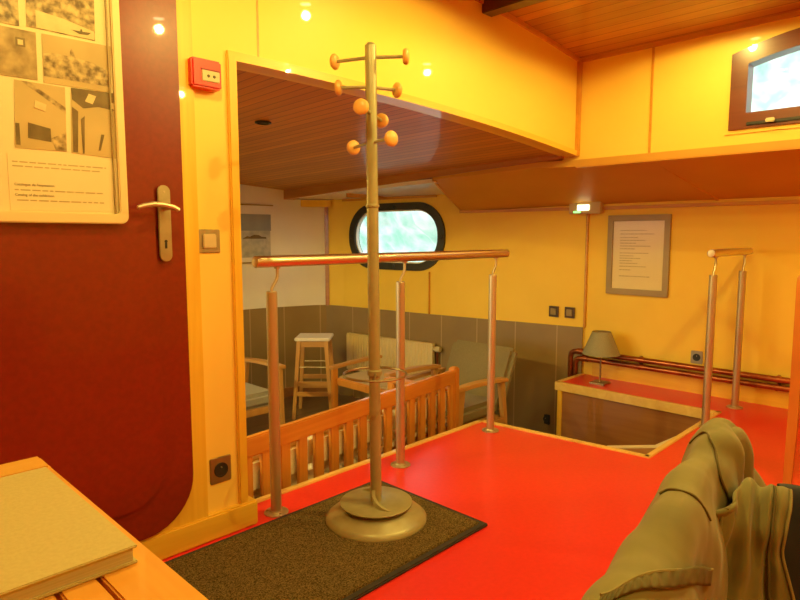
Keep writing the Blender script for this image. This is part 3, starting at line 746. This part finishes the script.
# ------------------------------------------------------------------ right hand wall
fn = thing('framed_notice', 'taupe framed page of text hanging on the yellow wall above the desk lamp', 'framed notice', (4.255, 1.81, .632), RW)
# local x = world -y
def fbox(x0, x1, z0, z1, y0, y1): return MB().box(x0, x1, y0, y1, z0, z1)
for b in ((-.222, .222, 0, .042), (-.222, .222, .524, .566)):
    fbox(*b, -.024, 0).build('frame_rail', GREYFR, fn, bevel=.002)
for b in ((-.222, -.182, .042, .524), (.182, .222, .042, .524)):
    fbox(*b, -.024, 0).build('frame_rail', GREYFR, fn, bevel=.002)
pg = fbox(-.184, .184, .04, .526, -.012, -.004).build('page', PAPER, fn, smooth=0)
rnd = random.Random(11)
zs = [.455, .43, .405, .385, .365, .345, .325, .295, .275, .258, .24, .222, .2, .175, .13]
ends = [.06, .11, .0, .05, -.01, .09, -.02, .08, -.03, .02, -.04, .0, .06, -.05, .09]
for z, e in zip(zs, ends):
    words_line(-.13, e, z, .006, -.012, rnd).build('text_line', FAINTINK, fn, smooth=0)
fbox(-.182, .182, .042, .524, -.0185, -.017).build('glazing', PLEXI, fn, smooth=0)

# emergency light
el = thing('emergency_light', 'small lit emergency light where the sloping ceiling meets the yellow wall', 'emergency light', (4.22, 2.20, 1.235), RW)
hs = MB().prism([(-.03, -.02), (-.008, -.02), (.03, -.02), (.03, .075), (-.012, .085), (-.03, .085)], 0, -.125, .125)
hs.bm.transform(Matrix.Identity(4)); hs.build('housing', IVORY, el, bevel=.004)
MB().box(-.055, .04, -.036, -.028, .004, .045).build('lens', EXITL, el, bevel=.003)
MB().box(-.085, -.03, -.036, -.028, -.014, .000).build('indicator', EXITG, el, bevel=.002)

# copper pipes along the wall
for z, y1, lab in ((.180, 2.285, 'upper copper heating pipe running along the right wall'), (.130, 2.245, 'lower copper heating pipe running along the right wall')):
    x = 4.212
    pts = [(x, YN + .02, z)] + [(x, 0, z)] + [(x, y1 - .06, z), (x, y1 - .025, z - .006), (x, y1 - .006, z - .022), (x, y1, z - .05), (x, y1, z - .3), (x, y1, ZF + .02)]
    cpx = thing('copper_pipe', lab, 'pipe', (x, y1, 0), 0, 'copper heating pipes')
    MB().tube([(a - x, b - y1, c) for a, b, c in pts], .019, 14).build('pipe', COPPER, cpx, smooth=60)
    MB().lathe([(.024, 0), (.024, .04)], (0, -.10, z), 16, (0, 1, 0)).build('elbow_sleeve', COPPER, cpx)
    for yy in (1.75, .9, .1):
        MB().box(-.012, .042, yy - y1 - .01, yy - y1 + .01, z - .022, z + .022).build('clip', COPPER, cpx, bevel=.004)

# desk lamp on the ledge
lp = thing('desk_lamp', 'small table lamp with cone shade standing on the red ledge', 'lamp', (4.055, 1.965, 0))
MB().box(-.055, .055, -.055, .055, 0, .012).build('lamp_base', NICKEL, lp, bevel=.003)
MB().lathe([(.006, .01), (.006, .30)], seg=12).build('stem', NICKEL, lp)
MB().lathe([(.016, .23), (.016, .27)], seg=16).build('bulb_holder', IVORY, lp)
MB().lathe([(.130, .215), (.064, .375), (.061, .375), (.127, .215), (.130, .215)], seg=40).build('lamp_shade', SHADE, lp, smooth=30)
MB().lathe([(.006, .295), (.062, .368), (.064, .370), (.006, .302)], seg=6).build('shade_carrier', NICKEL, lp)

# ------------------------------------------------------------------ table and book in the foreground
tb = thing('wooden_table', 'slatted orange wooden table in front of the maroon door', 'table', (-.15, .58, 0))
TX, TY = -.15, .58
def tbx(x0, x1, y0, y1, z0, z1): return MB().box(x0 - TX, x1 - TX, y0 - TY, y1 - TY, z0, z1)
tbx(-.56, .255, .955, 1.015, .695, .72).build('end_board', TABLEX, tb, bevel=.004)
tbx(-.56, .255, .15, .21, .695, .72).build('end_board', TABLEX, tb, bevel=.004)
xe = [-.56, -.425, -.285, -.145, -.005, .133, .172, .255]
xe = [-.56, -.43, -.30, -.17, -.04, .09, .158, .195, .255]
for a, b in zip(xe, xe[1:]):
    tbx(a + .002, b - .002, .212, .953, .697, .72).build('top_board', TABLEW, tb, bevel=.002)
tbx(-.53, .225, .94, .965, .61, .695).build('apron', TABLEX, tb); tbx(-.53, .225, .20, .225, .61, .695).build('apron', TABLEX, tb)
tbx(.20, .225, .225, .94, .61, .695).build('apron', TABLEW, tb); tbx(-.53, -.505, .225, .94, .61, .695).build('apron', TABLEW, tb)
for x in (-.53, .175):
    for y in (.195, .92):
        tbx(x, x + .055, y, y + .055, 0, .695).build('leg', TEAK_Z, tb, bevel=.004)
bk = thing('book', 'closed tan hardcover book lying on the wooden table', 'book', (.122, .75, .72))
MB().box(-.111, .111, -.15, .15, 0, .003).build('back_cover', BOOKC, bk, bevel=.001)
MB().box(-.106, .107, -.147, .147, .003, .0165).build('page_block', PAGES, bk)
MB().box(-.111, .111, -.15, .15, .0165, .0195).build('front_cover', BOOKC, bk, bevel=.001)
MB().box(-.113, -.107, -.15, .15, 0, .0195).build('spine', BOOKC, bk, bevel=.002)

# ------------------------------------------------------------------ chairs
def chair(label, loc, rz, h, w, W, wx, group, slats=4):
    """local x across the back, the seat lies on the -y side"""
    t = thing('wooden_chair', label, 'chair', loc, rz, group)
    for s in (-1, 1):
        MB().loft([[(s * w / 2 - .016, -.018, z) if False else (s * w / 2 - .018 * k, -.016 * k + dy, z) for _ in (0,)] +
                   [(s * w / 2 + .018 * k, -.016 * k + dy, z), (s * w / 2 + .018 * k, .016 * k + dy, z), (s * w / 2 - .018 * k, .016 * k + dy, z)]
                   for z, k, dy in ((0, .8, .03), (.25, 1, .0), (.45, 1, -.005), (h - .03, 1, .0), (h - .008, .95, .0), (h, .7, .0))]).build('leg', W, t, smooth=40)
        MB().box(s * (w / 2 - .01) - .017, s * (w / 2 - .01) + .017, -.44, -.406, 0, .43).build('leg', W, t, bevel=.004)
        MB().box(s * (w / 2 - .01) - .01, s * (w / 2 - .01) + .01, -.41, -.01, .37, .42).build('side_rail', W, t, bevel=.003)
    MB().box(-w / 2 + .01, w / 2 - .01, -.012, .012, h - .10, h - .02).build('top_rail', wx, t, bevel=.005)
    MB().box(-w / 2 + .01, w / 2 - .01, -.010, .010, .52, .56).build('back_rail', wx, t, bevel=.004)
    for i in range(slats):
        x = -w / 2 + w * (i + 1) / (slats + 1)
        MB().box(x - .018, x + .018, -.007, .007, .55, h - .09).build('back_slat', W, t, bevel=.002)
    MB().box(-w / 2, w / 2, -.45, -.02, .42, .445).build('seat', wx, t, bevel=.008)
    return t
chair('orange wooden chair at the right edge in front of the copper pipes', (2.905, .335, 0), math.pi / 2, .89, .44, CHAIRO, TEAK, 'wooden chairs')
CR = math.radians(8.9)
chair('red-brown wooden chair underneath the khaki jacket', (.575, .196, 0), CR, .795, .47, CHAIRW, CHAIRW, 'wooden chairs')

# ------------------------------------------------------------------ khaki jacket over the chair back
jk = thing('jacket', 'khaki cotton jacket with dark lining draped over a chair back', 'jacket', (.575, .196, 0), CR)
def crom(p, t):
    n = len(p) - 1; x = min(max(t, 0), .99999) * n; i = int(x); f = x - i
    a, b, c, d = p[max(i - 1, 0)], p[i], p[i + 1], p[min(i + 2, n)]
    return .5 * ((2 * b) + (c - a) * f + (2 * a - 5 * b + 4 * c - d) * f * f + (3 * b - a - 3 * c + d) * f ** 3)
def surf(ctrl, nu, nv, amp=.0, freq=9, seed=0, ridged=None):
    C_ = [[Vector(p) for p in r] for r in ctrl]; out = []
    for i in range(nu):
        u = i / (nu - 1); row = [crom([C_[k][j] for k in range(len(C_))], u) for j in range(len(C_[0]))]
        out.append([crom(row, j / (nv - 1)) for j in range(nv)])
    if amp:
        g = []
        for i in range(nu):
            rr = []
            for j in range(nv):
                a = out[min(i + 1, nu - 1)][j] - out[max(i - 1, 0)][j]; b = out[i][min(j + 1, nv - 1)] - out[i][max(j - 1, 0)]
                nn = a.cross(b); nn = nn.normalized() if nn.length > 1e-9 else Vector((0, 0, 1))
                q = out[i][j] * freq + Vector((seed, seed, 0)); d = noise.fractal(q, 1, 2, 3) * amp
                if ridged: d += ridged(i / (nu - 1), j / (nv - 1))
                rr.append(out[i][j] + nn * d)
            g.append(rr)
        out = g
    return out
# rows run along the chair back (x), columns from the back hem over the ridge to the front hem
def prof(x, top, bulge, fw=0):
    return [(x, .060 + fw, .42), (x, .052, .60), (x, .036 + bulge, top - .075), (x, .018 + bulge, top - .014), (x, -.002, top), (x, -.019 - bulge, top - .012),
            (x, -.029 - bulge, top - .05), (x, -.036 - bulge * .6, top - .14), (x, -.044, top - .24), (x, -.055, top - .33)]
body = [prof(-.30, .815, 0), prof(-.20, .815, .002), prof(-.10, .816, .002), prof(0, .817, .0), prof(.10, .818, .0), prof(.17, .820, .0), prof(.225, .824, .003), prof(.255, .818, .0), prof(.275, .78, -.008)]
def drape(u, v):
    k = math.sin(math.pi * min(max((v - .3) / .7, 0), 1))
    return k * (.0035 * math.sin(u * 19 + v * 9) + .002 * math.sin(u * 37 - v * 14) - .006 * math.exp(-((u - .60 - .35 * (v - .45)) / .05) ** 2))
G = surf(body, 80, 70, .006, 13, 3.1, drape)
MB().grid(G).build('jacket_body', KHAKI, jk, solid=.004, sub=1, smooth=180)
def seam(pts, name, mat, r=.0013, n=30, off=(0, 0, 0)):
    P = [Vector(p) + Vector(off) for p in pts]
    MB().tube([crom(P, k / (n - 1)) for k in range(n)], r, 6).build(name, mat, jk)
arm_line = [(.196, .026, .798), (.189, .0125, .8155), (.172, .004, .8215), (.153, -.002, .8208), (.141, -.0095, .8132), (.1188, -.0152, .8063), (.109, -.0205, .7937), (.1130, -.0262, .778), (.1172, -.0290, .768)]
seam(arm_line, 'armhole_seam', KHAKI_L); seam(arm_line, 'armhole_stitching', KHAKI_D, .0012, 30, (-.0022, -.0003, .0002))
yoke = [(-.0199, .0135, .8142), (-.0169, .0073, .8185), (-.0195, -.001, .8213), (-.0193, -.0123, .8203), (-.0156, -.0187, .8146), (-.0106, -.0242, .8047), (-.0039, -.0277, .7936)]
seam(yoke, 'yoke_seam', KHAKI_L, .0008); seam(yoke, 'yoke_stitching', KHAKI_D, .0011, 30, (-.0016, 0, 0))
w0 = [(-.226, .004, .8205), (-.2181, 0, .8202), (-.205, -.0042, .8206), (-.1877, -.009, .8192), (-.1626, -.0158, .8132), (-.1219, -.0255, .7983), (-.070, -.030, .775), (-.0139, -.0318, .7503)]
w1 = [(-.240, .0025, .8195), (-.2325, -.001, .8195), (-.2188, -.0054, .8197), (-.1969, -.014, .8170), (-.176, -.0215, .8095), (-.140, -.0275, .793), (-.085, -.0310, .766), (-.0213, -.0320, .7378)]
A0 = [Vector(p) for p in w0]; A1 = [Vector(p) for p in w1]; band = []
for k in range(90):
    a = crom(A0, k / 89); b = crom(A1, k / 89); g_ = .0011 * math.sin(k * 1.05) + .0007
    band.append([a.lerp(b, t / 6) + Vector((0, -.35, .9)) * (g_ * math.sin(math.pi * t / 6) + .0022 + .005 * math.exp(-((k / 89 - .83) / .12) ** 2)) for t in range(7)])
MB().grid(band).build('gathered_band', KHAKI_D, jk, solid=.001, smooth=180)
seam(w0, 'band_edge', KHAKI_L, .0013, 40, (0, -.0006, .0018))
# sleeve hanging beside the chair end
def swept(path, radii, n, k, amp, seed, squash=.62):
    rings = []
    for i in range(n):
        u = i / (n - 1); p = crom([Vector(q) for q in path], u); q = crom([Vector(q) for q in path], min(u + .02, 1)); d = (q - p)
        d = d.normalized() if d.length > 1e-6 else Vector((0, 0, -1))
        s = d.cross(Vector((0, 1, .2))).normalized(); w = s.cross(d); r = crom(radii, u)
        ring = []
        for j in range(k):
            t = 2 * math.pi * j / k; v = p + s * r * math.cos(t) + w * r * squash * math.sin(t)
            nn = (v - p).normalized(); ring.append(v + nn * (noise.fractal(v * 11 + Vector((seed, 0, 0)), 1, 2, 3) * amp + .004 * math.sin(u * 24 + 2 * math.cos(t))))
        rings.append(ring)
    return MB().loft(rings)
swept([(.17, -.006, .79), (.232, -.010, .785), (.268, -.020, .745), (.290, -.038, .67), (.298, -.06, .55), (.29, -.09, .44)], [.018, .030, .038, .048, .052, .050], 44, 24, .007, 5).build('sleeve', KHAKI, jk, sub=1, smooth=180)
# front facing folded over the ridge, with hem band and dark lining
flap = [
 [(.060, .0, .72), (.10, -.030, .735), (.135, -.034, .735), (.185, -.040, .740), (.190, -.051, .74), (.190, -.062, .74), (.195, -.070, .74), (.205, -.078, .74)],
 [(.050, .0, .765), (.085, -.031, .772), (.115, -.034, .780), (.150, -.040, .781), (.156, -.051, .779), (.156, -.062, .777), (.160, -.070, .777), (.171, -.080, .775)],
 [(.055, .0, .745), (.074, -.029, .752), (.090, -.036, .755), (.100, -.046, .755), (.106, -.056, .753), (.112, -.064, .752), (.117, -.072, .752), (.124, -.081, .750)],
 [(.050, .0, .715), (.066, -.027, .720), (.078, -.036, .722), (.086, -.048, .722), (.096, -.059, .720), (.101, -.066, .720), (.106, -.073, .720), (.112, -.081, .720)],
 [(.030, .0, .675), (.040, -.025, .680), (.052, -.038, .682), (.061, -.051, .682), (.071, -.063, .680), (.078, -.073, .680), (.085, -.082, .680), (.094, -.096, .680)],
 [(-.005, .0, .625), (.003, -.025, .630), (.014, -.039, .632), (.025, -.054, .632), (.036, -.069, .630), (.046, -.083, .630), (.056, -.096, .630), (.068, -.114, .630)],
 [(-.06, -.01, .50), (-.05, -.035, .50), (-.04, -.055, .50), (-.03, -.075, .50), (-.02, -.09, .50), (-.01, -.105, .50), (.0, -.12, .50), (.012, -.14, .50)]]
def folds(u, v): return (.0035 * math.sin(v * 15 + 2.2 * math.sin(u * 5)) + .0035 * math.sin(v * 27 + u * 6)) * min(1, u * 4) * min(1, (1 - v) * 6)
F = surf(flap, 52, 44, .004, 16, 8.2, folds)
MB().grid(F).build('front_flap', KHAKI, jk, solid=.003, sub=1, smooth=180)
def flap_line(c, name, mat, r=.0013, lift=-.002):
    pts = []
    for i in range(8, 52, 1):
        p = F[i][c]; q = F[i][min(c + 1, 43)] - F[i][max(c - 1, 0)]; t = F[min(i + 1, 51)][c] - F[i - 1][c]
        nn = q.cross(t).normalized()
        if nn.x > 0: nn = -nn
        pts.append(p + nn * .0015)
    MB().tube(pts, r, 6).build(name, mat, jk)
flap_line(43, 'hem_edge', KHAKI_L, .0016); flap_line(34, 'hem_stitching', KHAKI_D, .0014)
flap_line(6, 'front_seam', KHAKI_L, .0014)
lin = [
 [(.205, -.066, .765), (.222, -.089, .765), (.250, -.125, .762)],
 [(.180, -.070, .768), (.196, -.092, .768), (.226, -.128, .766)],
 [(.150, -.071, .735), (.163, -.092, .735), (.195, -.136, .735)],
 [(.130, -.074, .70), (.143, -.095, .70), (.180, -.147, .70)],
 [(.118, -.088, .66), (.136, -.115, .66), (.172, -.165, .66)],
 [(.09, -.10, .60), (.11, -.13, .60), (.15, -.18, .60)],
 [(.04, -.12, .50), (.06, -.15, .50), (.10, -.20, .50)]]
Ln = surf(lin, 40, 20, .005, 10, 1.7)
MB().grid(Ln).build('lining', NAVY, jk, solid=.003, sub=1, smooth=180)

# ------------------------------------------------------------------ daylight outside
hb = MB(); pts = []
for i in range(61):
    row = []
    for j in range(31):
        y = -6 + 20 * i / 60; z = -2 + 9 * j / 30
        row.append((9.5 + 1.2 * noise.fractal(Vector((y * .6, z * .6, 0)), 1, 2, 4) + .25 * z, y, z))
    pts.append(row)
hd = hb.grid(pts).build('hedge', HEDGE, smooth=60); tag(hd, 'pale green bank of trees seen through the oval porthole', 'trees'); hd['kind'] = 'stuff'

# ------------------------------------------------------------------ lamps
WARM = (1.0, .75, .18)
def downlight(x, y, power, name, label, lit=True, ceil=vault, low=0):
    z = ceil(x) + low
    t = thing(name, label, 'ceiling light', (x, y, z), 0, 'recessed halogen downlights')
    MB().lathe([(.030, -.001), (.042, -.001), (.042, -.006), (.036, -.009), (.030, -.006), (.030, -.001)], seg=28).build('bezel', NICKEL if lit else BLACKP, t)
    MB().lathe([(.001, -.0015), (.029, -.0015), (.024, -.004), (.001, -.004)], seg=20).build('bulb', BULB if lit else BLACKP, t)
    if lit:
        l = bpy.data.lights.new('halogen', 'SPOT'); l.spot_size = math.radians(174); l.spot_blend = .16; l.energy = power; l.color = WARM; l.shadow_soft_size = .022
        o = bpy.data.objects.new('halogen', l); COL.objects.link(o); o.parent = t; o.location = (0, 0, -.06)
    return t
for x, y, p in ((3.03, 1.06, 12), (1.97, 1.18, 18), (2.5, .26, 92), (1.55, .35, 34), (.55, 1.0, 38), (.5, -.5, 32), (2.3, -.9, 18)):
    downlight(x, y, p, 'downlight', 'round recessed halogen downlight in the boarded deckhouse ceiling')
for x, y in ((.25, 2.75), (.25, 3.7)):  # unseen lamps added to give the saloon more warm light
    downlight(x, y, 78, 'downlight', 'unseen downlight added behind the column to brighten the low saloon', True, arch, -.03)
downlight(1.80, 2.75, 0, 'downlight', 'dark unlit downlight in the low saloon ceiling', False, arch, -.008)

w = bpy.data.worlds.new('sky'); sc.world = w; w.use_nodes = True
nt = w.node_tree; bg = nt.nodes['Background']
sky = nt.nodes.new('ShaderNodeTexSky'); sky.sky_type = 'HOSEK_WILKIE'; sky.turbidity = 8; sky.sun_direction = (.3, .4, .8)
mx = nt.nodes.new('ShaderNodeMix'); mx.data_type = 'RGBA'; mx.inputs['Factor'].default_value = .8
nt.links.new(sky.outputs[0], mx.inputs['A']); mx.inputs['B'].default_value = (.9, 1, .97, 1)
nt.links.new(mx.outputs['Result'], bg.inputs['Color']); bg.inputs['Strength'].default_value = 3.4
tc = nt.nodes.new('ShaderNodeTexCoord'); sx = nt.nodes.new('ShaderNodeSeparateXYZ'); mr = nt.nodes.new('ShaderNodeMapRange'); m2 = nt.nodes.new('ShaderNodeMix'); m2.data_type = 'RGBA'
nt.links.new(tc.outputs['Generated'], sx.inputs[0]); nt.links.new(sx.outputs['Z'], mr.inputs['Value'])
mr.inputs['From Min'].default_value = -.05; mr.inputs['From Max'].default_value = .03
nt.links.new(mr.outputs[0], m2.inputs['Factor']); m2.inputs['A'].default_value = (.07, .09, .06, 1)
nt.links.new(mx.outputs['Result'], m2.inputs['B']); nt.links.new(m2.outputs['Result'], bg.inputs['Color'])

# ------------------------------------------------------------------ camera
cam = bpy.data.cameras.new('camera'); co = bpy.data.objects.new('camera', cam); COL.objects.link(co); sc.camera = co
cam.sensor_width = 36; cam.lens = 36 * 608 / 800; cam.clip_start = .02
yaw, pit = math.radians(44.4), math.radians(-6)
f = Vector((math.cos(yaw) * math.cos(pit), math.sin(yaw) * math.cos(pit), math.sin(pit)))
co.location = (0, 0, 1.05); co.rotation_euler = f.to_track_quat('-Z', 'Y').to_euler()
sc.view_settings.view_transform = 'Standard'; sc.view_settings.look = 'None'; sc.view_settings.gamma = 1
sc.view_settings.use_curve_mapping = False
sc.view_settings.exposure = 0.0
sc.cycles.max_bounces = 10; sc.cycles.diffuse_bounces = 6; sc.cycles.glossy_bounces = 5; sc.cycles.transparent_max_bounces = 12
sc.cycles.sample_clamp_indirect = 6; sc.cycles.caustics_reflective = False; sc.cycles.caustics_refractive = False
